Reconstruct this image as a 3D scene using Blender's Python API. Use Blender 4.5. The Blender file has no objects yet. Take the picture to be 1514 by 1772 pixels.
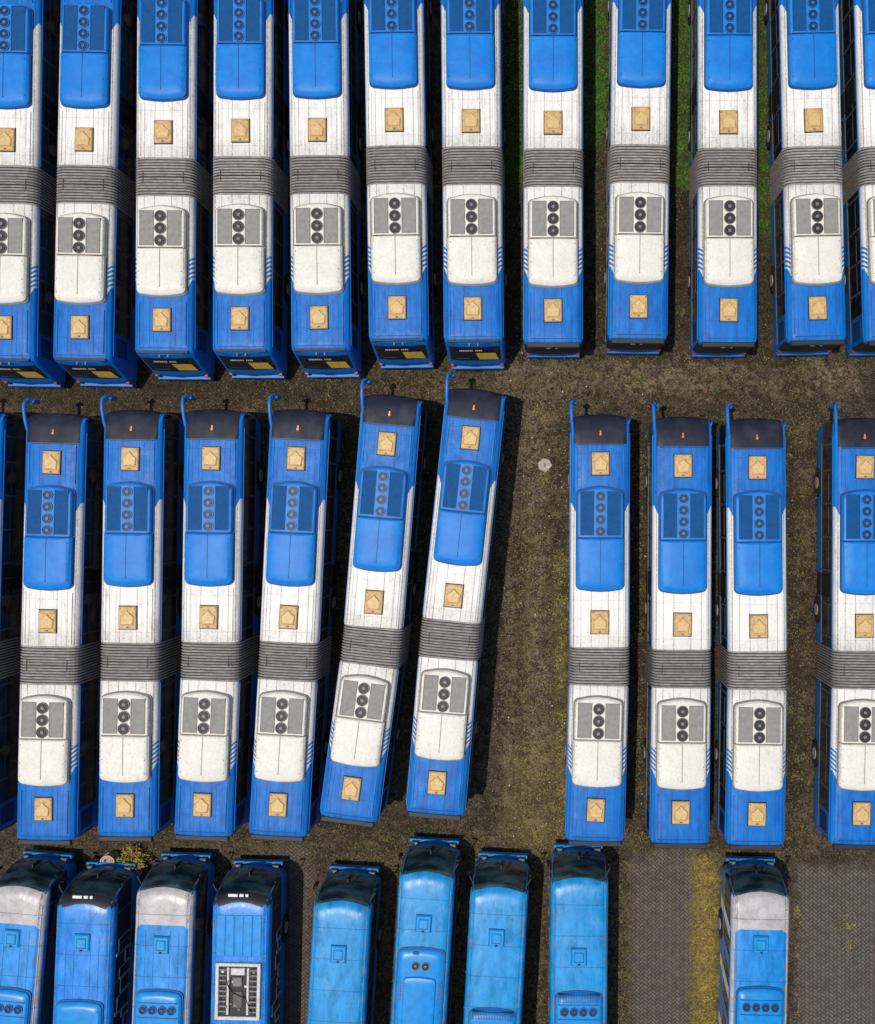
import bpy, math, random
from mathutils import Vector
random.seed(7)
S=bpy.context.scene
S.view_settings.view_transform='Standard'
try: S.view_settings.look='None'
except Exception: pass
S.view_settings.exposure=0
R3=41.0      # roof plane, survey units per metre
RG=37.96     # ground plane
NX,NY=955.0,886.0
def PR(x,y): return ((x-NX)/R3, -(y-NY)/R3)
def PG(x,y): return ((x-NX)/RG, -(y-NY)/RG)

# ---------------- node helper ----------------
class NT:
    def __init__(s,name):
        s.m=bpy.data.materials.new(name); s.m.use_nodes=True
        s.t=s.m.node_tree; s.b=s.t.nodes['Principled BSDF']
        s.tc=s.t.nodes.new('ShaderNodeTexCoord')
        s.oi=s.t.nodes.new('ShaderNodeObjectInfo')
        sp=s.t.nodes.new('ShaderNodeSeparateXYZ'); s.t.links.new(s.tc.outputs['Object'],sp.inputs[0])
        s.x,s.y,s.z=sp.outputs; s.ax=s.M('ABSOLUTE',s.x)
        s.rnd=s.oi.outputs['Random']
        s.P=s.tc.outputs['Object']
        cb=s.t.nodes.new('ShaderNodeCombineXYZ')
        r=s.M('MULTIPLY',s.rnd,73.0)
        for i in range(3): s.t.links.new(r,cb.inputs[i])
        s.PR=s.V('ADD',s.P,cb.outputs[0])
    def put(s,sock,v):
        if isinstance(v,bpy.types.NodeSocket): s.t.links.new(v,sock)
        elif isinstance(v,(tuple,list)):
            v=tuple(v)
            if len(sock.default_value)==4 and len(v)==3: v=v+(1,)
            sock.default_value=v
        else: sock.default_value=v
    def M(s,op,a,b=None,c=None,clamp=False):
        n=s.t.nodes.new('ShaderNodeMath'); n.operation=op; n.use_clamp=clamp
        s.put(n.inputs[0],a)
        if b is not None: s.put(n.inputs[1],b)
        if c is not None: s.put(n.inputs[2],c)
        return n.outputs[0]
    def V(s,op,a,b):
        n=s.t.nodes.new('ShaderNodeVectorMath'); n.operation=op
        s.put(n.inputs[0],a); s.put(n.inputs[1],b); return n.outputs[0]
    def noise(s,vec,scale,detail=4,rough=.6,stretch=None):
        if stretch: vec=s.V('MULTIPLY',vec,stretch)
        n=s.t.nodes.new('ShaderNodeTexNoise'); s.put(n.inputs['Vector'],vec)
        n.inputs['Scale'].default_value=scale; n.inputs['Detail'].default_value=detail; n.inputs['Roughness'].default_value=rough
        return n.outputs['Fac']
    def R(s,v,a,b,c=0.,d=1.):
        n=s.t.nodes.new('ShaderNodeMapRange'); n.clamp=True
        s.put(n.inputs[0],v); n.inputs[1].default_value=a; n.inputs[2].default_value=b; n.inputs[3].default_value=c; n.inputs[4].default_value=d
        return n.outputs[0]
    def X(s,f,a,b):
        n=s.t.nodes.new('ShaderNodeMix'); n.data_type='RGBA'
        s.put(n.inputs[0],f); s.put(n.inputs[6],a); s.put(n.inputs[7],b); return n.outputs[2]
    def gt(s,a,b): return s.M('GREATER_THAN',a,b)
    def lt(s,a,b): return s.M('LESS_THAN',a,b)
    def mul(s,a,b): return s.M('MULTIPLY',a,b)
    def mx(s,a,b): return s.M('MAXIMUM',a,b)
    def near(s,v,c,w): return s.lt(s.M('ABSOLUTE',s.M('SUBTRACT',v,c)),w)
    def bump(s,h,strength=.3,dist=.02):
        n=s.t.nodes.new('ShaderNodeBump'); n.inputs['Strength'].default_value=strength; n.inputs['Distance'].default_value=dist
        s.put(n.inputs['Height'],h); s.t.links.new(n.outputs[0],s.b.inputs['Normal'])
    def out(s,col,rough=.5,metal=0.,spec=.5):
        s.put(s.b.inputs['Base Color'],col); s.put(s.b.inputs['Roughness'],rough); s.b.inputs['Metallic'].default_value=metal
        s.b.inputs['Specular IOR Level'].default_value=spec
        return s.m

BL=(0.0,0.138,0.50); BL2=(0.001,0.185,0.60); BLD=(0.0,0.090,0.38)
def simple(name,c,rough=.5,var=.25,sc=6,spec=.4,metal=0,rv=.15):
    n=NT(name)
    f=n.noise(n.PR,sc,4,.65)
    c2=tuple(v*(1-var) for v in c); c3=tuple(min(1,v*(1+var*.6)) for v in c)
    col=n.X(n.R(f,.3,.7),c2,c3)
    return n.out(col,rough,metal,spec)

def artic_paint():
    n=NT('artic_bus_paint')
    edge=n.R(n.ax,1.0,1.2,0,.45)
    fb=n.gt(n.y,n.M('ADD',6.45,edge))
    edge2=n.R(n.ax,.95,1.2,0,.65)
    rb=n.lt(n.y,n.M('ADD',-4.95,edge2))
    sl=n.M('FRACT',n.M('DIVIDE',n.M('SUBTRACT',n.y,n.mul(n.ax,.9)),.19))
    st=n.mul(n.mul(n.gt(n.ax,1.07),n.lt(sl,.5)),n.mul(n.gt(n.y,-4.35),n.lt(n.y,-3.35)))
    side=n.lt(n.z,2.84)
    blue=n.mx(n.mx(fb,rb),n.mx(st,side))
    streak=n.noise(n.PR,1.6,6,.75,(6,.5,1))
    blot=n.noise(n.PR,2.2,6,.75)
    fine=n.noise(n.PR,14,4,.7)
    nearj=n.R(n.M('ABSOLUTE',n.y),.8,1.8,.45,0)
    gut=n.R(n.ax,1.02,1.16,0,.3)
    d=n.M('ADD',n.R(streak,.47,.74,0,.6),n.M('ADD',n.R(blot,.50,.72,0,.4),n.M('ADD',nearj,gut)))
    d=n.mul(d,n.R(fine,.3,.65,.3,1.1))
    d=n.mul(d,n.R(n.rnd,0,1,.5,1.25))
    white=n.X(n.M('MINIMUM',d,.85),(.80,.78,.73),(.33,.30,.26))
    spots=n.gt(n.noise(n.PR,9,3,.6),.69)
    white=n.X(n.mul(spots,.5),white,(.18,.17,.15))
    bv=n.X(n.R(n.noise(n.PR,1.2,5,.7,(3,.7,1)),.35,.68),BLD,BL2)
    bv=n.X(n.R(n.noise(n.PR,5,5,.75),.52,.85,0,.22),bv,(.04,.28,.55))
    bv=n.X(n.R(n.noise(n.PR,2.2,6,.8,(5,.6,1)),.54,.72,0,.4),bv,(.001,.06,.27))
    bv=n.X(n.R(n.rnd,0,1,0,.3),bv,BL)
    bv=n.X(n.mul(n.gt(n.ax,1.15),.45),bv,(.004,.25,.70))  # lighter blue along the roof edges, a specular highlight painted in
    col=n.X(blue,white,bv)
    roof=n.gt(n.z,3.0)
    lines=n.mx(n.near(n.ax,.36,.013),n.mx(n.near(n.ax,.80,.013),n.near(n.ax,1.10,.02)))
    cross=n.lt(n.M('FRACT',n.M('DIVIDE',n.M('ADD',n.y,.3),1.55)),.010)
    lines=n.mul(n.mx(lines,n.mul(cross,.5)),roof)
    col=n.X(n.mul(lines,n.R(fine,.3,.6,.25,.75)),col,(.03,.045,.08))
    vis=n.mul(n.mul(n.gt(n.y,9.42),n.lt(n.ax,1.12)),n.gt(n.z,2.3))
    vc=n.X(n.R(n.noise(n.PR,1.5,3,.5),.45,.8),(.010,.012,.026),(.030,.034,.055))
    col=n.X(vis,col,vc)
    n.bump(n.M('ADD',n.mul(blot,.6),n.mul(lines,-1.)),.35,.025)
    return n.out(col,n.R(blot,.3,.7,.38,.62),0,.25)
def city_paint(name,base,cap=False,capcol=(.46,.46,.48),ycap=-1.9,fade=.3):
    n=NT(name)
    a=tuple(v*.70 for v in base); b=tuple(min(1,v*1.15+.004) for v in base)
    blot=n.noise(n.PR,1.1,6,.7,(2.2,.8,1)); fine=n.noise(n.PR,9,5,.75)
    col=n.X(n.R(blot,.33,.68),a,b)
    col=n.X(n.R(fine,.54,.88,0,fade),col,(.12,.40,.58))
    col=n.X(n.mul(n.R(n.noise(n.PR,.7,6,.75,(1.5,1,1)),.55,.66),fade*.8),col,(.22,.48,.66))
    col=n.X(n.R(n.noise(n.PR,3,6,.8,(4,.7,1)),.56,.70,0,.45),col,(.002,.10,.30))
    if cap:
        m=n.mul(n.gt(n.y,n.M('ADD',ycap,n.R(n.ax,.9,1.15,0,-.2))),n.gt(n.z,2.7))
        e=n.mul(n.gt(n.ax,1.10),n.gt(n.z,2.80))
        m=n.mx(m,e)
        cc=n.X(n.R(n.noise(n.PR,2.2,6,.75),.40,.70),capcol,tuple(v*.6 for v in capcol))
        col=n.X(m,col,cc)
    roof=n.gt(n.z,2.9)
    cross=n.lt(n.M('FRACT',n.M('DIVIDE',n.y,1.32)),.018)
    lines=n.mx(n.near(n.ax,1.02,.014),cross)
    lines=n.mul(lines,roof)
    col=n.X(n.mul(lines,n.R(fine,.3,.6,.3,.8)),col,(.02,.05,.10))
    rust=n.mul(n.mul(n.near(n.ax,1.06,.035),roof),n.gt(n.noise(n.PR,1.7,4,.6,(1,2,1)),.55))
    col=n.X(n.mul(rust,.75),col,(.26,.13,.06))
    n.bump(n.M('ADD',n.mul(blot,.8),n.mul(lines,-.6)),.5,.035)
    return n.out(col,n.R(blot,.3,.7,.26,.5),0,.45)

def glass_mat():
    n=NT('dark_glass')
    f=n.noise(n.PR,2.5,3,.6)
    col=n.X(n.R(f,.45,.7),(.010,.013,.026),(.035,.042,.065))
    return n.out(col,.14,0,.5)
def wind_mat():
    n=NT('windscreen_glass')
    f=n.noise(n.PR,1.3,3,.5,(1,1,2.0))
    col=n.X(n.R(f,.38,.64),(.008,.018,.022),(.045,.085,.095))
    # dashboard and seats dimly seen through the glass
    dash=n.mul(n.lt(n.z,1.62),n.gt(n.noise(n.PR,2.6,2,.5,(1,1,3)),.47))
    col=n.X(n.mul(dash,.6),col,(.15,.15,.125))
    bar=n.near(n.z,1.66,.025); col=n.X(n.mul(bar,.6),col,(.10,.14,.15))
    return n.out(col,.1,0,.6)
def ac_paint(name,a,b,dirt,amt):
    n=NT(name)
    f=n.noise(n.PR,1.5,6,.7); g=n.noise(n.PR,10,5,.75)
    col=n.X(n.R(f,.35,.68),a,b)
    col=n.X(n.R(n.rnd,0,1,0,.35),col,a)
    col=n.X(n.R(g,.48,.88,0,amt),col,dirt)
    col=n.X(n.R(n.noise(n.PR,2.5,6,.78,(3,.8,1)),.54,.78,0,amt),col,dirt)
    edge=n.R(n.ax,.90,1.0,0,.6)
    col=n.X(n.mul(edge,n.R(g,.35,.6)),col,dirt)
    n.bump(n.noise(n.PR,2.0,3,.5),.3,.05)
    return n.out(col,.5,0,.3)
def grille(name,a,b):
    n=NT(name)
    w=n.M('FRACT',n.M('DIVIDE',n.y,.05))
    col=n.X(n.mul(n.gt(w,.6),.6),a,b)
    col=n.X(n.R(n.noise(n.PR,5,5,.7),.42,.75,0,.6),col,b)
    return n.out(col,.7,0,.2)
NFOLD=14; LB=1.68
def bellows_mat():
    n=NT('bellows_fabric')
    f=n.noise(n.PR,3,5,.7,(1,3,1))
    col=n.X(n.R(f,.33,.68),(.28,.255,.235),(.58,.545,.51))
    col=n.X(n.mul(n.R(n.rnd,0,1,0,.35),1.),col,(.22,.20,.19))
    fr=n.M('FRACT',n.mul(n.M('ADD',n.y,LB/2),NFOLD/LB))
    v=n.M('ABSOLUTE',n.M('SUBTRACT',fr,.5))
    col=n.X(n.R(v,.20,.42,0,.92),col,(.03,.028,.027))  # fold valleys darkened in the colour, shade painted into the creases
    m=n.near(n.y,0,.03)
    col=n.X(n.mul(m,.6),col,(.03,.03,.03))
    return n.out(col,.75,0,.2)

M={}
M['paint']=artic_paint()
M['glass']=glass_mat(); M['wind']=wind_mat()
M['frame']=simple('window_frame_rubber',(.10,.095,.09),.6)
M['blk']=simple('black_plastic',(.016,.016,.020),.55)
M['rub']=simple('tyre_rubber',(.025,.024,.023),.85)
M['hub']=simple('wheel_hub_steel',(.35,.35,.36),.5)
M['acb']=ac_paint('blue_air_conditioner',(.0,.150,.54),(.003,.220,.66),(.03,.24,.50),.35)
M['acw']=ac_paint('cream_air_conditioner',(.70,.67,.585),(.79,.765,.69),(.36,.32,.25),.6)
M['grb']=grille('blue_grille',(.001,.085,.27),(.002,.04,.13))
M['grw']=grille('grey_grille',(.31,.305,.275),(.15,.15,.135))
M['navy']=simple('fan_navy',(.004,.012,.045),.5)
M['navb']=simple('fan_blade_navy',(.004,.05,.17),.5)
M['ringb']=simple('fan_ring_blue',(.006,.17,.52),.5)
M['grey']=simple('fan_grey',(.17,.16,.15),.5)
M['dgrey']=simple('fan_blade_dark',(.03,.028,.027),.5)
M['seamb']=simple('seam_blue_dark',(.002,.04,.17),.6)
M['seamw']=simple('seam_cream_dark',(.16,.14,.11),.6)
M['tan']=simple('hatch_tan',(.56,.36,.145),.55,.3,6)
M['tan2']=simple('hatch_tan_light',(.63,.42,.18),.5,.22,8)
M['blue']=simple('blue_trim',(.0,.145,.52),.45)
M['org']=simple('orange_lamp',(.75,.20,.02),.3)
M['red']=simple('red_lamp',(.38,.02,.015),.25)
M['wht']=simple('white_paint',(.70,.70,.68),.5,.1)
M['yel']=simple('yellow_panel',(.60,.37,.06),.45)
M['amb']=simple('amber_sign',(.75,.52,.18),.5,.1)
M['bell']=bellows_mat()
M['cy']=city_paint('cyan_bus_paint',(.001,.255,.60),fade=.28)
M['cyc']=city_paint('grey_cap_bus_paint',(.002,.235,.65),True,(.50,.475,.475),-1.75,.32)
M['cyp']=city_paint('blue_wrap_bus_paint',(.001,.215,.68),fade=.22)
M['cblue']=simple('city_ac_blue',(.001,.24,.63),.35,.2,3)
M['cyan']=simple('city_hatch_blue',(.002,.26,.61),.4,.15,5)
M['dkb']=simple('dark_blue_line',(.002,.07,.26),.5)
M['gra']=simple('city_side_line',(.45,.52,.62),.6)
M['alu']=simple('bare_aluminium',(.58,.57,.54),.5,.35,12)

# ---------------- mesh builder ----------------
class MB:
    def __init__(s): s.v=[];s.f=[];s.m=[];s.mats=[]
    def mi(s,k):
        if k not in s.mats: s.mats.append(k)
        return s.mats.index(k)
    def face(s,idx,k): s.f.append(tuple(idx)); s.m.append(s.mi(k))
    def box(s,x0,x1,y0,y1,z0,z1,k,c=0.,ktop=None,rot=0.):
        cx,cy=(x0+x1)/2,(y0+y1)/2
        b=len(s.v)
        rings=[(x0,x1,y0,y1,z0),(x0,x1,y0,y1,z1-c)]
        if c>0: rings.append((x0+c,x1-c,y0+c,y1-c,z1))
        for (a,b2,c1,d,z) in rings:
            for (x,y) in ((a,c1),(b2,c1),(b2,d),(a,d)):
                if rot:
                    dx,dy=x-cx,y-cy
                    x=cx+dx*math.cos(rot)-dy*math.sin(rot); y=cy+dx*math.sin(rot)+dy*math.cos(rot)
                s.v.append((x,y,z))
        n=len(rings)
        for r in range(n-1):
            for i in range(4):
                j=(i+1)%4
                s.face((b+r*4+i,b+r*4+j,b+r*4+4+j,b+r*4+4+i),k)
        t=b+(n-1)*4
        s.face((t,t+1,t+2,t+3),ktop or k); s.face((b+3,b+2,b+1,b),k)
    def prism(s,pts,z0,z1,k,inset=0.,ktop=None):
        n=len(pts); b=len(s.v); cx=sum(p[0] for p in pts)/n; cy=sum(p[1] for p in pts)/n
        for p in pts: s.v.append((p[0],p[1],z0))
        for p in pts: s.v.append((cx+(p[0]-cx)*(1-inset),cy+(p[1]-cy)*(1-inset),z1))
        for i in range(n):
            j=(i+1)%n; s.face((b+i,b+j,b+n+j,b+n+i),k)
        s.face([b+n+i for i in range(n)],ktop or k)
        s.face([b+n-1-i for i in range(n)],k)
    def disc(s,cx,cy,z0,z1,r,k,n=20,inset=0.,ktop=None):
        s.prism([(cx+r*math.cos(2*math.pi*i/n),cy+r*math.sin(2*math.pi*i/n)) for i in range(n)],z0,z1,k,inset,ktop)
    def annulus(s,cx,cy,z0,z1,r0,r1,k,n=20):
        b=len(s.v)
        for (r,z) in ((r1,z0),(r1,z1),(r0,z1),(r0,z0)):
            for i in range(n):
                a=2*math.pi*i/n; s.v.append((cx+r*math.cos(a),cy+r*math.sin(a),z))
        for q in range(3):
            for i in range(n):
                j=(i+1)%n; s.face((b+q*n+i,b+q*n+j,b+(q+1)*n+j,b+(q+1)*n+i),k)
    def xcyl(s,x0,x1,cy,cz,r,k,kc=None,n=24):
        b=len(s.v)
        for x in (x0,x1):
            for i in range(n):
                a=2*math.pi*i/n; s.v.append((x,cy+r*math.cos(a),cz+r*math.sin(a)))
        for i in range(n):
            j=(i+1)%n; s.face((b+i,b+j,b+n+j,b+n+i),k)
        s.face([b+n+i for i in range(n)],kc or k); s.face([b+n-1-i for i in range(n)],kc or k)
    def tube(s,pts,r,k,n=8):
        b=len(s.v); P=[Vector(p) for p in pts]
        for i,p in enumerate(P):
            d=(P[min(i+1,len(P)-1)]-P[max(i-1,0)]).normalized()
            u=d.cross(Vector((0,0,1)))
            if u.length<.05: u=d.cross(Vector((1,0,0)))
            u.normalize(); w=d.cross(u)
            for q in range(n):
                a=2*math.pi*q/n; s.v.append(tuple(p+u*(r*math.cos(a))+w*(r*math.sin(a))))
        for i in range(len(P)-1):
            for q in range(n):
                j=(q+1)%n; s.face((b+i*n+q,b+i*n+j,b+(i+1)*n+j,b+(i+1)*n+q),k)
        s.face([b+q for q in range(n)],k); s.face([b+(len(P)-1)*n+n-1-q for q in range(n)],k)
    def body(s,levels,rf,rr,bulge,matfn,ys=(),na=5,rbulge=0.):
        b=len(s.v); L=0; ys=sorted(ys)
        for (z,w,yf,yr) in levels:
            h=[]
            for t in (0,.5,.85): h.append(((w-rr)*t, yr+rbulge*t*t))
            for i in range(na+1):
                a=-math.pi/2+math.pi/2*i/na; h.append((w-rr+rr*math.cos(a),yr+rbulge+rr+rr*math.sin(a)))
            lo=yr+rbulge+rr; hi=yf-bulge-rf
            for q,y in enumerate(ys): h.append((w,min(max(y,lo+.001*(q+1)),hi-.001*(len(ys)-q))))
            for i in range(na+1):
                a=math.pi/2*i/na; h.append((w-rf+rf*math.cos(a),yf-bulge-rf+rf*math.sin(a)))
            for t in (.85,.5,0): h.append(((w-rf)*t,yf-bulge*t*t))
            L=len(h)
            ring=h+[(-x,y) for (x,y) in reversed(h[1:-1])]
            for (x,y) in ring: s.v.append((x,y,z))
        N=2*L-2; nl=len(levels)
        for k in range(nl-1):
            for i in range(N):
                j=(i+1)%N; idx=(b+k*N+i,b+k*N+j,b+(k+1)*N+j,b+(k+1)*N+i)
                c=[sum(s.v[q][d] for q in idx)/4 for d in range(3)]
                s.face(idx,matfn(*c))
        t=b+(nl-1)*N
        for i in range(L-1):
            l0=(N-i)%N; l1=(N-i-1)%N
            idx=[t+i,t+i+1,t+l1,t+l0]
            if i==0: idx=[t,t+1,t+l1]
            elif i==L-2: idx=[t+i,t+i+1,t+l0]
            c=[sum(s.v[q][d] for q in idx)/len(idx) for d in range(3)]
            s.face(idx,matfn(*c))
    def mesh(s,name,smooth=True):
        me=bpy.data.meshes.new(name); me.from_pydata(s.v,[],s.f)
        for k in s.mats: me.materials.append(M[k])
        me.polygons.foreach_set('material_index',s.m)
        if smooth:
            me.polygons.foreach_set('use_smooth',[True]*len(s.f))
            me.set_sharp_from_angle(angle=math.radians(32))
        me.update(); return me

def add(name,me,parent=None,loc=(0,0,0),rz=0.):
    o=bpy.data.objects.new(name,me); S.collection.objects.link(o)
    o.location=loc; o.rotation_euler=(0,0,rz)
    if parent: o.parent=parent
    return o

def fan(mb,x,y,z,r,kd,kr,kh,kb,blades=6):
    mb.disc(x,y,z,z+.012,r,kd)
    mb.annulus(x,y,z,z+.045,r*.90,r,kr)
    mb.annulus(x,y,z+.012,z+.035,r*.60,r*.65,kb,16)
    mb.disc(x,y,z+.012,z+.05,r*.30,kh,12)
    for i in range(blades):
        a=2*math.pi*i/blades+.3
        pts=[]
        for (rr_,da) in ((.32,-.16),(.84,-.10),(.84,.16),(.32,.2)):
            pts.append((x+r*rr_*math.cos(a+da),y+r*rr_*math.sin(a+da)))
        mb.prism(pts,z+.012,z+.025,kb)

def m_front():
    mb=MB()
    fr=lambda x,y,z:'glass' if 1.2<z<2.74 else 'paint'
    lev=[(.35,1.22,10.60,.82),(1.1,1.25,10.74,.82),(1.22,1.25,10.76,.82),(2.70,1.25,10.72,.82),(2.80,1.25,10.70,.82),
         (2.92,1.235,10.62,.82),(3.02,1.19,10.42,.82),(3.09,1.10,10.05,.82),(3.125,.95,9.6,.82),(3.15,.6,9.3,.82)]
    mb.body(lev,.30,.03,.08,fr)
    for sx in (-1,1):
        for y in (1.3,2.7,4.15,5.6,7.05,8.5,9.6):
            x=sx*1.262; mb.box(min(x,x-sx*.03),max(x,x-sx*.03),y-.045,y+.045,1.2,2.76,'frame')
        for y0 in (1.4,2.8,4.25,5.7,7.15):
            x=sx*1.258; mb.box(min(x,x-sx*.02),max(x,x-sx*.02),y0,y0+1.2,2.18,2.22,'frame')
        mb.box(min(sx*1.25,sx*1.275),max(sx*1.25,sx*1.275),.9,9.7,1.12,1.19,'frame')
        mb.box(min(sx*1.25,sx*1.272),max(sx*1.25,sx*1.272),.9,9.9,2.77,2.82,'blue')
        x=sx*1.268
        mb.box(min(x,x-sx*.03),max(x,x-sx*.03),3.0,4.0,.55,2.6,'blk')
        mb.box(min(x,x-sx*.035),max(x,x-sx*.035)+.004,3.48,3.52,.55,2.6,'frame')
        for xr in (.55,.98):
            mb.box(sx*xr-.018,sx*xr+.018,.9,3.1,3.12,3.165,'paint')
            mb.box(sx*xr-.018,sx*xr+.018,7.7,9.3,3.12,3.165,'paint')
    mb.disc(0,9.82,3.03,3.17,.07,'org',12,.3)
    mb.box(-.03,.03,9.84,9.98,3.06,3.14,'org')
    mb.box(-1.0,1.0,9.36,9.40,3.12,3.165,'blk')
    return mb.mesh('front_section')
def m_rear(slope):
    mb=MB()
    e=.62 if slope else .08
    yr=lambda z:-7.50-e*min(1,max(0,(3.0-z)/1.9))
    lev=[]
    for (z,w) in ((.35,1.22),(.8,1.25),(1.1,1.25),(1.22,1.25),(1.5,1.25),(2.0,1.25),(2.70,1.25),(2.80,1.25),(2.92,1.235),(3.02,1.19)):
        lev.append((z,w,-.82,yr(z)))
    lev+=[(3.09,1.10,-.82,-7.42),(3.125,.95,-.82,-7.3),(3.15,.6,-.82,-7.1)]
    def fr(x,y,z):
        if 1.2<z<2.74:
            if y<-7.35:
                if slope: return 'blk' if (abs(x)<1.12 and z>1.5) else 'blue'
                return 'blk'
            if y<-6.2: return 'blue'
            return 'glass'
        return 'paint'
    mb.body(lev,.03,.22,0,fr,ys=(-6.2,),rbulge=.05)
    for sx in (-1,1):
        for y in (-1.1,-2.5,-3.9,-5.2,-6.2):
            x=sx*1.262; mb.box(min(x,x-sx*.03),max(x,x-sx*.03),y-.045,y+.045,1.2,2.76,'frame')
        for y0 in (-2.4,-3.8,-5.1):
            x=sx*1.258; mb.box(min(x,x-sx*.02),max(x,x-sx*.02),y0,y0+1.1,2.18,2.22,'frame')
        mb.box(min(sx*1.25,sx*1.275),max(sx*1.25,sx*1.275),-7.2,-.9,1.12,1.19,'frame')
        mb.box(min(sx*1.25,sx*1.272),max(sx*1.25,sx*1.272),-7.2,-.9,2.77,2.82,'blue')
        for i in range(9):
            y=-7.15+i*.09; mb.box(min(sx*1.245,sx*1.27),max(sx*1.245,sx*1.27),y,y+.04,1.5,2.5,'blk')
        for xr in (.55,.98):
            mb.box(sx*xr-.018,sx*xr+.018,-7.1,-5.3,3.12,3.165,'paint')
        mb.box(sx*1.1-.08,sx*1.1+.08,yr(.95)-(.02 if slope else -.02),yr(.95)+.25,.8,1.05,'red',.02)
        mb.box(sx*.18-.03,sx*.18+.03,-7.53-(.07 if slope else 0),-7.44,2.95,3.02,'grey',.01)
    if slope: mb.box(-1.08,1.08,-7.46,-7.35,3.06,3.135,'blk',.015)
    else:
        mb.box(-1.12,1.12,-7.60,-7.38,2.95,3.12,'blk',.03); mb.box(-.3,-.1,-7.62,-7.5,2.9,3.0,'grey',.01); mb.box(.1,.2,-7.62,-7.5,2.9,3.0,'grey',.01)
    mb.box(-.98,.98,-7.24,-7.21,3.12,3.15,'seamb')
    yb=yr(.6)
    mb.box(-1.18,1.18,yb-(.10 if slope else .03),yb+.2,.38,.72,'blue',.02)
    if slope:
        def plate(x0,x1,z0,z1,k,off=.012,sh=0.):
            b=len(mb.v)
            for (x,z) in ((x0,z0),(x1,z0),(x1+sh,z1),(x0+sh,z1)): mb.v.append((x,yr(z)-off,z))
            mb.face((b,b+1,b+2,b+3),k)
        plate(.15,1.0,1.66,2.22,'yel',.012,-.12)
        plate(-.80,.75,2.30,2.60,'navy',.013)
        random.seed(3); x=-.65
        while x<.3:
            w=random.uniform(.03,.07)
            if random.random()<.85: plate(x,x+w,2.38,2.50,'wht' if x<-.35 else 'amb',.02)
            x+=w+.025
        plate(-.85,-.25,1.75,1.80,'frame',.02)
        plate(-.3,.1,.85,1.0,'grey',.03)
    return mb.mesh('rear_section')
def m_bellows():
    mb=MB(); nf=NFOLD; L=LB; rings=[]
    n=nf*2+1
    prof=lambda w,t:[(-w,.5),(-w,1.6),(-w,t-.36),(-w+.05,t-.20),(-w+.15,t-.08),(-w+.34,t),(-.4,t+.02),(0,t+.026),(.4,t+.02),(w-.34,t),(w-.15,t-.08),(w-.05,t-.20),(w,t-.36),(w,1.6),(w,.5)]
    for i in range(n):
        y=-L/2+L*i/(n-1); hi=(i%2==1)
        rings.append([(x,y,z) for (x,z) in prof(1.29 if hi else 1.215, 3.17 if hi else 3.09)])
    q=len(rings[0])
    for r in rings: mb.v+=r
    for i in range(n-1):
        for j in range(q-1):
            mb.face((i*q+j,(i+1)*q+j,(i+1)*q+j+1,i*q+j+1),'bell')
    for sx in (-1,1):
        mb.box(sx*.85-.012,sx*.85+.012,-.22,.22,3.165,3.185,'blk')
    mb.box(-1.0,1.0,-.012,.012,3.17,3.197,'blk')
    return mb.mesh('bellows',False)
def m_ac(y1,y0,hw,nf,r,pitch,yfan,kb,kg,kd,kr,kh,kbl,ks,ysplit):
    mb=MB(); f=lambda x,y,z:kb
    g=lambda x,y,z:ks
    mb.body([(3.05,hw+.045,y1+.04,y0-.04),(3.175,hw+.045,y1+.04,y0-.04)],.24,.24,.13,g,rbulge=.08)
    a=[(3.05,hw,y1,ysplit+.01),(3.30,hw-.015,y1-.02,ysplit+.01),(3.375,hw-.06,y1-.08,ysplit+.01),(3.40,hw-.13,y1-.17,ysplit+.01)]
    mb.body(a,.22,.02,.13,f)
    a=[(3.05,hw+.03,ysplit,y0),(3.32,hw+.01,ysplit,y0+.03),(3.41,hw-.06,ysplit-.02,y0+.12),(3.45,hw-.18,ysplit-.05,y0+.25),(3.475,hw-.5,ysplit-.1,y0+.45)]
    mb.body(a,.03,.22,0.02,f,rbulge=.08)
    mb.box(-.012,.012,y0+.35,ysplit-.06,3.455,3.484,ks)
    mb.box(-hw+.1,hw-.1,ysplit-.012,ysplit+.02,3.39,3.43,ks)
    yl=yfan-(nf-1)*pitch; Z=3.39
    for sx in (-1,1):
        xa,xb=sorted((sx*.29,sx*(hw-.15)))
        mb.box(xa,xb,yl-r+.06,yfan+r-.02,Z,Z+.022,kg)
        mb.box(xa-.012,xb+.012,yl-r+.04,yl-r+.06,Z,Z+.034,ks); mb.box(xa-.012,xb+.012,yfan+r-.02,yfan+r,Z,Z+.034,ks)
        for xx in (sx*.29,sx*(hw-.15)): mb.box(xx-.01,xx+.01,yl-r+.04,yfan+r,Z,Z+.036,ks)
    mb.box(-.25,.25,yl-r-.03,yfan+r+.03,Z,Z+.020,kb)
    for i in range(nf): fan(mb,0,yfan-i*pitch,Z+.022,r,kd,kr,kh,kbl)
    for yy in (y0+.45,(y0+ysplit)/2,ysplit-.25):
        for sx in (-1,1): mb.disc(sx*(hw-.12),yy,3.40,3.447,.02,ks,8)
    return mb.mesh('roof_air_conditioner')
def m_hatch():
    mb=MB()
    mb.box(-.40,.40,-.51,.51,3.10,3.19,'blk',.02)
    mb.box(-.365,.365,-.475,.475,3.15,3.25,'tan',.03)
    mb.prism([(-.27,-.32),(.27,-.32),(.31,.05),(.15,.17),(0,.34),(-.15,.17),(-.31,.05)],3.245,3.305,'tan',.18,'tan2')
    mb.box(-.05,.05,-.43,-.37,3.24,3.272,'seamw')
    for sx in (-1,1):
        mb.disc(sx*.3,.4,3.24,3.262,.03,'seamw',8)
    return mb.mesh('roof_hatch')
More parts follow.
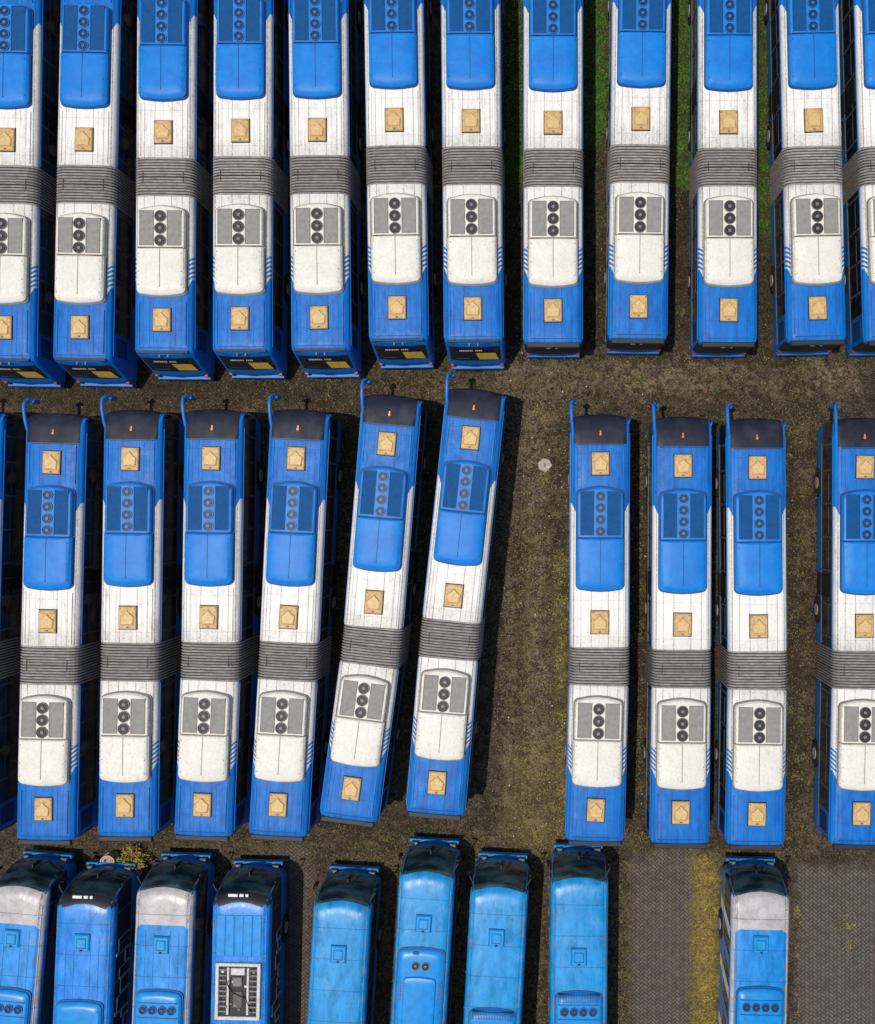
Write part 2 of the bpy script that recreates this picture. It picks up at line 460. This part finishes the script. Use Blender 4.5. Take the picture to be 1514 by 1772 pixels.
def m_wheels(ys,w=1.25):
    mb=MB()
    for y in ys:
        for sx in (-1,1):
            a,b=sorted((sx*(w-.25),sx*(w+.035)))
            mb.xcyl(a,b,y,.5,.5,'rub')
            a,b=sorted((sx*(w+.03),sx*(w+.06)))
            mb.xcyl(a,b,y,.5,.26,'hub',n=16)
            pts=[(sx*(w+.015),y+.62*math.cos(t),.5+.62*math.sin(t)) for t in [math.pi*i/10 for i in range(11)]]
            mb.tube(pts,.035,'blk',6)
    mb.box(-1.0,1.0,min(ys)-1.2,max(ys)+1.2,.3,.42,'blk')
    return mb.mesh('wheels_and_chassis')
def m_mirror():
    mb=MB()
    pts=[(-1.17,9.95,2.97),(-1.20,10.25,3.08),(-1.235,10.65,3.15),(-1.25,10.95,3.16),(-1.24,11.14,3.10),(-1.19,11.23,3.0),(-1.11,11.22,2.85)]
    mb.tube(pts,.07,'blue',10)
    mb.box(-1.22,-1.0,11.12,11.25,2.35,2.85,'blue',.03)
    pts=[(1.16,10.2,2.9),(1.24,10.4,2.95),(1.27,10.5,2.85)]
    mb.tube(pts,.035,'blue',8)
    mb.box(1.2,1.34,10.42,10.52,2.25,2.8,'blk',.03)
    return mb.mesh('mirror_arms')
MF=m_front(); MR=m_rear(False); MRS=m_rear(True); MBW=m_bellows()
MACB=m_ac(7.61,3.2,.99,4,.215,.49,7.2,'acb','grb','navy','ringb','ringb','navb','seamb',5.46)
MACW=m_ac(-1.24,-5.07,1.02,3,.245,.51,-1.74,'acw','grw','blk','grey','grey','dgrey','seamw',-3.05)
MH=m_hatch(); MWF=m_wheels((8.0,2.3)); MWR=m_wheels((-4.2,)); MMI=m_mirror()

def artic(mid,rear,front=None,slope=False):
    m=Vector(PR(*mid)); r=Vector(PR(*rear))
    f=Vector(PR(*front)) if front else m+(m-r)
    df=(f-m).normalized()
    J=m-df*1.88
    dr=(J-r).normalized()
    if front is None: J=r+(m-r)*(6.05/7.93); dr=(m-r).normalized(); df=dr
    af=math.atan2(-df.x,df.y); ar=math.atan2(-dr.x,dr.y)
    e=bpy.data.objects.new('articulated_bus',None); S.collection.objects.link(e)
    e.location=(J.x,J.y,0); e.rotation_euler=(0,0,ar); d=af-ar
    add('front_section',MF,e,rz=d); add('rear_section',MRS if slope else MR,e)
    add('bellows',MBW,e,rz=d/2)
    add('front_air_conditioner',MACB,e,rz=d); add('rear_air_conditioner',MACW,e)
    c,s_=math.cos(d),math.sin(d)
    for nm,y in (('driver_roof_hatch',8.585),('middle_roof_hatch',1.88)):
        add(nm,MH,e,(-s_*y,c*y,0),d+random.uniform(-.015,.015))
    add('rear_roof_hatch',MH,e,(0,-6.05,0),random.uniform(-.015,.015))
    add('front_wheels',MWF,e,rz=d); add('rear_wheels',MWR,e); add('mirror_arms',MMI,e,rz=d)
    return e
T=[((10,243),(5,562),1),((145,242),(138,563),1),((282,230),(280,548),1),((416,227),(415,547),1),((549,225),(552,547),1),
   ((682,208),(687,529),1),((815,210),(818,530),1),((957,213),(957,534),0),((1109,206),(1105,528),0),((1261,212),(1261,534),0),((1408,209),(1415,530),0),((1540,209),(1549,530),0)]
for m,r,s_ in T: artic(m,r,None,bool(s_))
Q=[((-54,803),(-62,1068),(-67,1390)),((89,803),(82,1075),(75,1398)),((225,798),(221,1069),(216,1392)),((365,796),(361,1068),(350,1391)),((512,797),(499,1068),(481,1392)),
   ((669,771),(647,1042),(608,1365)),((814,759),(785,1031),(756,1356)),((1039,802),(1038,1077),(1031,1402)),((1182,808),(1181,1081),(1178,1409)),
   ((1311,810),(1313,1084),(1310,1412)),((1497,809),(1496,1083),(1491,1411))]
for f,m,r in Q: artic(m,r,f)

# ---------------- city buses ----------------
def city(cx0,cx1,yf,paint,hatch=None,ac=None,wrap=False,art=0,wind='wind',hw=1.25):
    p0=Vector(PR(cx0,yf)); p1=Vector(PR(cx1,1772)); d=(p0-p1).normalized(); a=math.atan2(-d.x,d.y)
    e=bpy.data.objects.new('city_bus',None); S.collection.objects.link(e); e.location=(p0.x,p0.y,0); e.rotation_euler=(0,0,a)
    mb=MB()
    def fr(x,y,z):
        if 1.25<z<2.90 and y>-.45 and not (wrap and z>2.7): return wind if abs(x)<w-.09 else ('glass' if z<2.6 else paint)
        if 1.25<z<2.66: return 'glass' if not wrap else 'navy'
        if wrap and 2.66<z<3.0 and y>-.6: return 'blk'
        return paint
    w=hw
    lev=[(.35,w-.04,.20,-11.9),(.9,w,.34,-12),(1.2,w,.36,-12),(1.3,w,.34,-12),(2.0,w,.18,-12),(2.6,w-.01,-.02,-12),(2.75,w-.015,-.10,-12),(2.87,w-.04,-.20,-11.97),(2.96,w-.10,-.32,-11.9),
         (3.02,w-.20,-.46,-11.8),(3.05,w-.42,-.7,-11.6)]
    mb.body(lev,.32,.2,.16,fr,ys=(-1.2,-11))
    for sx in (-1,1):
        for y in (-1.0,-2.5,-4.0,-5.5,-7.0,-8.5,-10):
            x=sx*(w+.012); mb.box(min(x,x-sx*.03),max(x,x-sx*.03),y-.04,y+.04,1.3,2.64,'frame')
        x=sx*(w+.02); mb.box(min(x,x-sx*.03),max(x,x-sx*.03),-11,-.8,1.2,1.26,'frame')
        mb.box(sx*(w-.14)-.02,sx*(w-.14)+.02,-11.5,-.9,2.93,3.01,paint,.008)
        if paint!='cy':
            for xr in (.35,.7): mb.box(sx*xr-.015,sx*xr+.015,-11.3,-2.0,3.03,3.07,paint)
        mb.box(sx*.85-.14,sx*.85+.14,-.1,.33,.75,.95,'grey',.03)
        mb.tube([(sx*(w-.1),-.2,2.6),(sx*(w+.06),.10,2.6),(sx*(w+.08),.18,2.4)],.03,'blk',6)
        mb.box(sx*(w+.06)-.07,sx*(w+.06)+.07,.12,.20,1.95,2.4,'blk',.02)
        mb.tube([(sx*.55-.1,.36,1.33),(sx*.55-.38,.22,2.0)],.016,'blk',5)
        mb.tube([(sx*(w-.12),.06,1.3),(sx*(w-.12),-.10,2.0),(sx*(w-.13),-.30,2.6),(sx*(w-.17),-.46,2.87)],.045,paint,6)
    mb.box(-.018,.018,.14,.352,1.3,1.9,'blk')
    mb.box(-1.1,1.1,.24,.40,.4,.7,'cblue',.03)
    add('body',mb.mesh('body'),e)
    if hatch:
        hx,hy=hatch; q=Vector(PR(hx,hy))-p0; ly=q.dot(d)
        h=MB(); h.box(-.34,.34,ly-.38,ly+.38,3.02,3.08,'dkb',.02); h.box(-.32,.32,ly-.36,ly+.36,3.04,3.15,'cyan',.05)
        h.box(-.19,.19,ly-.2,ly+.2,3.14,3.18,'cyan',.03); h.box(-.21,.21,ly-.23,ly+.22,3.13,3.152,'dkb')
        h.box(-.05,.05,ly-.33,ly-.27,3.12,3.2,'blk')
        add('roof_hatch',h.mesh('roof_hatch'),e)
    if ac:
        kind,py=ac; ly=(Vector(PR((cx0+cx1)/2,py))-p0).dot(d); h=MB(); f=lambda x,y,z:'cblue'
        if kind in('four','plain','ribs'):
            h.body([(3.0,1.01,ly+.03,ly-2.63),(3.09,1.01,ly+.03,ly-2.63)],.27,.2,.06,lambda x,y,z:'dkb')
            h.body([(3.0,.98,ly,ly-2.6),(3.16,.96,ly-.05,ly-2.6),(3.24,.88,ly-.16,ly-2.5),(3.26,.7,ly-.3,ly-2.4)],.25,.2,.06,f)
            if kind=='four':
                for i in range(4): fan(h,-.60+.4*i,ly-.78,3.262,.185,'navy','ringb','dkb','navb')
                h.box(-.85,.85,ly-1.12,ly-1.09,3.25,3.275,'dkb'); h.box(-.85,.85,ly-.50,ly-.47,3.25,3.275,'dkb')
            if kind!='plain':
                for i in range(26 if paint!='cyc' else 0): h.box(-.86+i*.067,-.83+i*.067,ly-.40,ly-.08,3.12,3.265,'dkb')
        if kind=='bulge':
            h.body([(3.0,1.01,ly+.03,ly-3.93),(3.09,1.01,ly+.03,ly-3.93)],.27,.27,.06,lambda x,y,z:'dkb')
            h.body([(3.0,.98,ly,ly-3.9),(3.13,.95,ly-.05,ly-3.85),(3.20,.86,ly-.15,ly-3.7),(3.22,.74,ly-.3,ly-3.55)],.25,.25,.06,f)
            h.body([(3.2,.70,ly-1.15,ly-3.5),(3.30,.66,ly-1.2,ly-3.4),(3.32,.58,ly-1.3,ly-3.3)],.15,.15,.04,f)
            for i in (-.2,.22): fan(h,i-.02,ly-.72,3.222,.17,'blk','grey','grey','dgrey')
            for i in range(7):
                for sx in (-1,1): h.box(sx*.79-.03,sx*.79+.03,ly-2.2+i*.11,ly-2.13+i*.11,3.2,3.226,'red')
            h.box(-.35,-.1,ly-.25,ly-.13,3.2,3.235,'dkb')
        if kind=='open':
            h.box(-.95,.95,ly-2.4,ly,3.0,3.07,'blk')
            for sx in (-1,1):
                h.box(sx*.88-.07,sx*.88+.07,ly-2.4,ly,3.0,3.16,'alu',.02)
                h.box(sx*.42-.05,sx*.42+.05,ly-2.2,ly-.2,3.04,3.14,'alu',.02)
                for i in range(9): h.box(min(sx*.5,sx*.8),max(sx*.5,sx*.8),ly-.35-i*.22,ly-.28-i*.22,3.04,3.10+random.random()*.05,'grey')
            h.box(-.95,.95,ly-.14,ly,3.0,3.17,'alu',.02); h.box(-.95,.95,ly-2.4,ly-2.25,3.0,3.17,'alu',.02)
            h.box(-.30,.30,ly-.5,ly-.2,3.04,3.18,'alu',.03); h.box(-.22,.18,ly-1.0,ly-.6,3.04,3.15,'grey',.03)
            h.box(-.2,.2,ly-1.9,ly-1.2,3.04,3.13,'frame',.02); h.tube([(-.6,ly-.5,3.12),(-.3,ly-1.2,3.16),(.35,ly-1.5,3.14),(.6,ly-2.1,3.12)],.025,'blk',6)
            for q in range(14):
                x=random.uniform(-.75,.75); y=random.uniform(ly-2.1,ly-.3); h.box(x-.06,x+.06,y-.05,y+.05,3.05,3.12+random.random()*.05,random.choice(['alu','blk','grey','seamw']),.01)
            for q in range(5):
                h.box(-.95+q*.38,-.60+q*.38,ly+.25,-1.0,3.04,3.075+.012*(q%2),'cblue',.02,rot=random.uniform(-.012,.012))
        add('roof_air_conditioner',h.mesh('roof_air_conditioner'),e)
    add('wheels',m_wheels((-2.6,-8.8),w),e)
    if wrap:
        g=MB(); x=w+.012
        def ln(ya,za,yb,zb):
            g.tube([(x,ya,za),(x,yb,zb)],.02,'gra',4)
        pts=[(-2.2,1.2)]
        random.seed(int(cx0)); y=-2.2
        while y>-8.5:
            hgt=random.uniform(1.5,2.5); wd=random.uniform(.25,.6)
            pts+=[(y,hgt),(y-wd,hgt)]
            if random.random()<.4: pts+=[(y-wd,hgt+.2),(y-wd-.12,hgt+.2)]; wd+=.12
            y-=wd
            pts+=[(y,1.2+random.random()*.3)]
            y-=.08; pts+=[(y,pts[-1][1])]
        for p,q in zip(pts[:-1],pts[1:]): ln(p[0],p[1],q[0],q[1])
        g.box(-.55,-.15,-.28,-.16,2.86,2.96,'wht',.01); g.box(-.08,.1,-.28,-.16,2.86,2.95,'wht',.01); g.box(.18,.3,-.28,-.16,2.86,2.95,'wht',.01)
        add('side_graphics',g.mesh('side_graphics'),e)
    if art==2:
        g=MB()
        for i in range(5):
            y=-1.2-i*1.3; b=len(g.v)
            g.v+=[(-w-.014,y,.6),(-w-.014,y-.5,.6),(-w-.014,y-1.1,2.75),(-w-.014,y-.6,2.75)]
            g.face((b,b+3,b+2,b+1),'wht' if i%2==0 else 'cblue')
        add('side_graphics',g.mesh('side_graphics'),e)
    return e
city(26,6,1530,'cyc',(8,1625),('four',1712))
city(143,134,1548,'cyp',(130,1633),('plain',1733),wrap=True)
city(281,272,1532,'cyc',(270,1637),('four',1715))
city(414,409,1545,'cyp',None,('open',1668),wrap=True)
city(590,578,1556,'cy',(578,1653),None)
city(738,722,1505,'cy',(728,1600),('bulge',1642),hw=1.2)
city(864,851,1532,'cy',(857,1625),('ribs',1748),hw=1.25)
city(1003,1001,1515,'cy',(1002,1658),('four',1718))
city(1320,1315,1540,'cyc',(1320,1637),('four',1710),art=2)

# ---------------- ground ----------------
def ground():
    n=NT('paver_ground'); P=n.P
    c=math.cos(math.pi/4)/.13
    u=n.M('ADD',n.mul(n.x,c),n.mul(n.y,c)); v=n.M('SUBTRACT',n.mul(n.y,c),n.mul(n.x,c))
    i=n.M('FLOOR',u); j=n.M('FLOOR',v); fu=n.M('FRACT',u); fv=n.M('FRACT',v)
    k=n.M('FLOORED_MODULO',n.M('SUBTRACT',i,j),4.0)
    is_=lambda q:n.near(k,float(q),.4)
    nt=lambda q:n.M('SUBTRACT',1.0,is_(q))
    e=.13
    mo=n.mx(n.mx(n.mul(n.lt(fu,e),nt(1)),n.mul(n.gt(fu,1-e),nt(0))),
            n.mx(n.mul(n.lt(fv,e),nt(2)),n.mul(n.gt(fv,1-e),nt(3))))
    horiz=n.lt(k,1.5)
    big=n.noise(P,.22,4,.6); mid=n.noise(P,.9,7,.75); fine=n.noise(P,5,8,.9); vf=n.noise(P,13,4,.8)
    clod=n.noise(n.V('ADD',P,(7,3,1)),2.6,7,.85)
    wob=n.mul(n.M('SUBTRACT',n.noise(P,1.3,5,.7),.5),1.6)
    xs=n.M('ADD',n.x,wob); ys_=n.M('ADD',n.y,n.mul(n.M('SUBTRACT',n.noise(n.V('ADD',P,(9,4,2)),1.3,5,.7),.5),1.6))
    def mask(x0,x1,y0,y1,soft=.25):
        (X0,Y1),(X1,Y0)=PG(x0,y0),PG(x1,y1)
        a=n.mul(n.R(xs,X0-soft,X0+soft),n.R(xs,X1-soft,X1+soft,1,0))
        b=n.mul(n.R(ys_,Y0-soft,Y0+soft),n.R(ys_,Y1-soft,Y1+soft,1,0))
        return n.mul(a,b)
    tint=n.noise(P,3.3,3,.6)
    pav=n.X(n.R(tint,.3,.7),(.125,.102,.090),(.225,.192,.168))
    pav=n.X(n.mul(horiz,.25),pav,(.13,.105,.09))
    pav=n.X(n.mul(mo,.8),pav,(.045,.038,.03))
    pav=n.X(n.R(n.noise(P,1.1,6,.75),.52,.64,0,.45),pav,(.09,.07,.055))
    track=n.mx(n.mx(mask(908,948,640,1470,.3),mask(860,1500,630,680,.25)),n.mul(mask(872,890,800,1400,.2),.7))
    soil=n.X(n.R(mid,.32,.66),(.075,.054,.032),(.20,.148,.096))
    soil=n.X(n.mul(track,.65),soil,(.36,.27,.18))
    soil=n.X(n.R(clod,.43,.55,.85,0),soil,(.030,.025,.015))
    soil=n.X(n.R(fine,.42,.53,.92,0),soil,(.016,.014,.009))
    soil=n.X(n.R(vf,.56,.68,0,.8),soil,(.44,.35,.24))
    soil=n.X(n.R(vf,.34,.46,.8,0),soil,(.015,.013,.009))
    soil=n.X(n.mul(mo,.12),soil,(.035,.03,.022))
    clean=n.mx(mask(1090,1200,1470,1900),mask(1378,1600,1500,1900))
    clean=n.mx(clean,n.mul(mask(480,540,1460,1900),.8))
    f=n.M('ADD',n.mul(clean,.92),n.mul(n.R(mid,.50,.7),.2))
    f=n.mul(f,n.R(fine,.30,.46,.5,1))
    col=n.X(n.M('MINIMUM',f,1.),soil,pav)
    soil_shade=n.mx(mask(860,912,-400,600),mask(1000,1065,-400,590))  # dark mossy soil and shade between buses, both put into the ground colour
    for a in ((1150,1210,-400,590),(1300,1350,-400,590),(560,640,700,1440),(730,780,700,1400),(1090,1130,700,1480),(1225,1245,700,1480),(1355,1385,600,1480),(-100,600,640,700)): soil_shade=n.mx(soil_shade,mask(*a))
    col=n.X(n.mul(soil_shade,n.R(vf,.35,.62,.8,.25)),col,(.026,.023,.014))
    g=mask(868,912,-400,330)
    for a in ((1005,1062,-400,260),(1158,1208,-400,330),(1305,1350,-400,420)): g=n.mx(g,mask(*a))
    g=n.mx(n.mul(g,.9),n.mul(n.R(n.noise(n.V('ADD',P,(31,7,0)),.8,6,.75),.54,.68),.45))
    g=n.mul(g,n.M('SUBTRACT',1.,n.mul(clean,.85)))
    gg=n.X(n.R(fine,.35,.62),(.018,.028,.009),(.10,.115,.035))
    col=n.X(n.mul(g,n.R(vf,.35,.55,.2,1)),col,gg)
    yl=n.mx(mask(1195,1245,1480,1900),n.mul(n.mx(mask(955,985,950,1480),mask(870,990,1300,1470)),.4))
    col=n.X(n.mul(yl,n.R(fine,.38,.55)),col,(.25,.19,.065))
    dk=n.R(big,.5,.66,0,.35)
    dk=n.M('ADD',dk,n.mul(n.R(n.noise(n.V('ADD',P,(3,17,5)),.55,7,.8),.50,.60),.55))
    dk=n.mul(dk,n.R(fine,.35,.6,1,.55))
    col=n.X(n.M('MULTIPLY',dk,n.M('SUBTRACT',1.,n.mul(clean,.8))),col,(.026,.021,.014))
    n.bump(n.M('ADD',fine,n.M('ADD',n.mul(mo,-.5),n.mul(vf,.7))),1.,.07)
    return n.out(col,.9,0,.1)
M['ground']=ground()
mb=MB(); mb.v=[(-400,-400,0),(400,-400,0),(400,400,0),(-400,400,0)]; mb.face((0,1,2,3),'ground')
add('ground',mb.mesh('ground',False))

def leafmat(name,a,b):
    n=NT(name); f=n.noise(n.P,2.2,5,.8)
    return n.out(n.X(n.R(f,.35,.65),a,b),.7,0,.2)
M['g1']=leafmat('green_leaves',(.030,.075,.010),(.09,.19,.025))
M['g2']=leafmat('olive_weeds',(.07,.062,.02),(.22,.175,.07))
M['g3']=leafmat('dry_yellow_weeds',(.18,.14,.03),(.42,.32,.09))
def weeds(name,k,regions,seed):
    random.seed(seed); mb=MB()
    for (x0,x1,y0,y1,dens,size) in regions:
        X0,Y1=PG(x0,y0); X1,Y0=PG(x1,y1); A=(X1-X0)*(Y1-Y0)
        for c in range(int(A*dens/9)):
            cx=random.triangular(X0,X1); cy=random.uniform(Y0,Y1); sp=random.uniform(.05,.22)
            for q in range(random.randint(4,14)):
                x=cx+random.gauss(0,sp); y=cy+random.gauss(0,sp); a=random.uniform(0,6.28); l=size*random.uniform(.4,1.3); w=l*random.uniform(.15,.35)
                h=random.uniform(.01,l*.9); b=len(mb.v); ca,sa=math.cos(a),math.sin(a)
                mb.v+=[(x-w*sa,y+w*ca,.006),(x+w*sa,y-w*ca,.006),(x+l*ca*.7+w*sa*.6,y+l*sa*.7-w*ca*.6,h),(x+l*ca,y+l*sa,h*.8+.005)]
                mb.face((b,b+1,b+2,b+3),k)
    add(name,mb.mesh(name,False))
weeds('green_grass','g1',[(868,910,-60,330,170,.11),(1008,1060,-60,250,260,.11),(1160,1206,-60,330,180,.1),(1305,1345,-60,400,110,.1),(1008,1060,250,420,40,.08),
   (720,745,860,1000,40,.1),(855,885,900,1010,35,.1),(1440,1500,1500,1700,8,.08),(600,900,1420,1470,10,.08),(868,900,330,560,25,.08),(860,1500,640,700,3,.1)],11)
weeds('olive_weeds','g2',[(855,985,650,1480,55,.09),(560,620,700,1440,60,.09),(0,1514,640,705,40,.08),(860,1060,560,640,45,.09),(0,1514,1440,1510,50,.09),(1085,1125,690,1500,60,.09),
   (1050,1100,1490,1900,110,.09),(1355,1405,600,1480,60,.09),(780,812,1480,1900,60,.08),(912,950,1480,1900,80,.08),(640,685,1480,1900,60,.08),(1100,1230,1480,1900,6,.06),(1375,1600,1500,1900,8,.06),(1010,1200,300,600,40,.08)],12)
weeds('dry_grass','g3',[(1198,1240,1480,1900,260,.09),(1375,1385,1500,1900,50,.08),(958,982,950,1470,90,.08),(1010,1400,590,680,12,.07),(200,250,1470,1495,120,.12),(1462,1475,1520,1650,60,.09),(870,980,1280,1460,40,.08),(880,970,700,1250,15,.07)],13)
random.seed(5); mb=MB()
for i in range(7000):
    x,y=PG(random.uniform(-100,1620) if i%3 else random.uniform(850,990),random.choice([random.uniform(600,1500),random.uniform(-100,1800)])); r=random.uniform(.012,.042)
    n_=5; a0=random.random()*6
    mb.prism([(x+r*random.uniform(.7,1.2)*math.cos(a0+6.283*q/n_),y+r*random.uniform(.7,1.2)*math.sin(a0+6.283*q/n_)) for q in range(n_)],0.002,r*.8,'grv',.4)
M['grv']=simple('gravel',(.27,.215,.15),.9,.6,1.5)
add('gravel',mb.mesh('gravel',False))
mb=MB()
M['lit']=simple('litter_paper',(.5,.49,.46),.8,.4,2)
for i in range(120):
    x,y=PG(random.uniform(860,985) if i<45 else random.uniform(0,1514),random.uniform(600,1480)); r=random.uniform(.012,.045); a=random.random()*3
    mb.box(x-r,x+r,y-r*.5,y+r*.5,.01,.025,'lit',rot=a)
add('litter',mb.mesh('litter',False))
M['slab']=simple('slab_concrete',(.42,.37,.31),.9,.5,14)
x,y=PG(943,805); mb=MB(); mb.prism([(x-.28,y-.18),(x+.02,y-.34),(x+.34,y-.02),(x+.22,y+.24),(x-.08,y+.33),(x-.34,y+.10)],.004,.07,'slab',.06)
mb.box(x-.06,x+.04,y-.06,y+.08,.06,.09,'seamw'); mb.box(x+.1,x+.2,y-.12,y-.04,.06,.085,'lit',rot=.4); add('paving_slab',mb.mesh('paving_slab',False))
M['drum']=simple('rusty_drum',(.42,.30,.17),.6,.4,8)
x,y=PG(197,1484); mb=MB(); mb.disc(x,y,0,.62,.33,'drum',24); mb.annulus(x,y,.60,.66,.29,.335,'lit',24); mb.disc(x-.1,y+.1,.62,.66,.06,'blk',10); mb.disc(x+.12,y-.05,.62,.64,.09,'lit',10)
for z in (.2,.4): mb.annulus(x,y,z,z+.03,.32,.35,'drum',24)
add('oil_drum',mb.mesh('oil_drum'))
x,y=PG(236,1478); mb=MB(); random.seed(9)
for i in range(36):
    a=random.random()*6.28; l=random.uniform(.25,.8); z=random.uniform(.25,.8); tip=(x+l*math.cos(a)*1.1,y+l*math.sin(a)*.7,z)
    mb.tube([(x,y,0),(x+.4*l*math.cos(a),y+.35*l*math.sin(a),z*.7),tip],.012,'g2',4)
    for q in range(14):
        t=random.uniform(.35,1.05); px=x+(tip[0]-x)*t+random.gauss(0,.05); py=y+(tip[1]-y)*t+random.gauss(0,.05); pz=z*min(1,t+.15)+random.gauss(0,.04)
        b=random.random()*6.28; s=random.uniform(.05,.1); b0=len(mb.v); cb,sb=math.cos(b),math.sin(b)
        mb.v+=[(px,py,pz),(px+s*cb-s*.35*sb,py+s*sb+s*.35*cb,pz+.02),(px+2*s*cb,py+2*s*sb,pz-.02),(px+s*cb+s*.35*sb,py+s*sb-s*.35*cb,pz+.01)]
        mb.face((b0,b0+1,b0+2,b0+3),'g3')
add('leafy_plant',mb.mesh('leafy_plant',False))

# ---------------- light ----------------
el=math.radians(76); sv=Vector((-1,-.25,0)).normalized()*math.cos(el)+Vector((0,0,math.sin(el)))
W=bpy.data.worlds.new('World'); S.world=W; W.use_nodes=True
sk=W.node_tree.nodes.new('ShaderNodeTexSky'); sk.sky_type='NISHITA'; sk.sun_disc=False; sk.sun_elevation=el; sk.sun_rotation=math.atan2(sv.x,sv.y)
bg=W.node_tree.nodes['Background']; bg.inputs[1].default_value=.12; W.node_tree.links.new(sk.outputs[0],bg.inputs[0])
l=bpy.data.lights.new('sun','SUN'); l.energy=3.2; l.angle=math.radians(.7); l.color=(1,.92,.79)
o=bpy.data.objects.new('sun',l); S.collection.objects.link(o); o.rotation_euler=(-sv).to_track_quat('-Z','Y').to_euler(); o.location=(0,0,60)
# ---------------- camera ----------------
c=bpy.data.cameras.new('camera'); co=bpy.data.objects.new('camera',c); S.collection.objects.link(co)
co.location=(0,0,43.2); co.rotation_euler=(0,0,0)
c.sensor_fit='HORIZONTAL'; c.sensor_width=36; c.lens=36*1640/1514; c.shift_x=-(955-757)/1514; c.clip_end=1500
S.camera=co
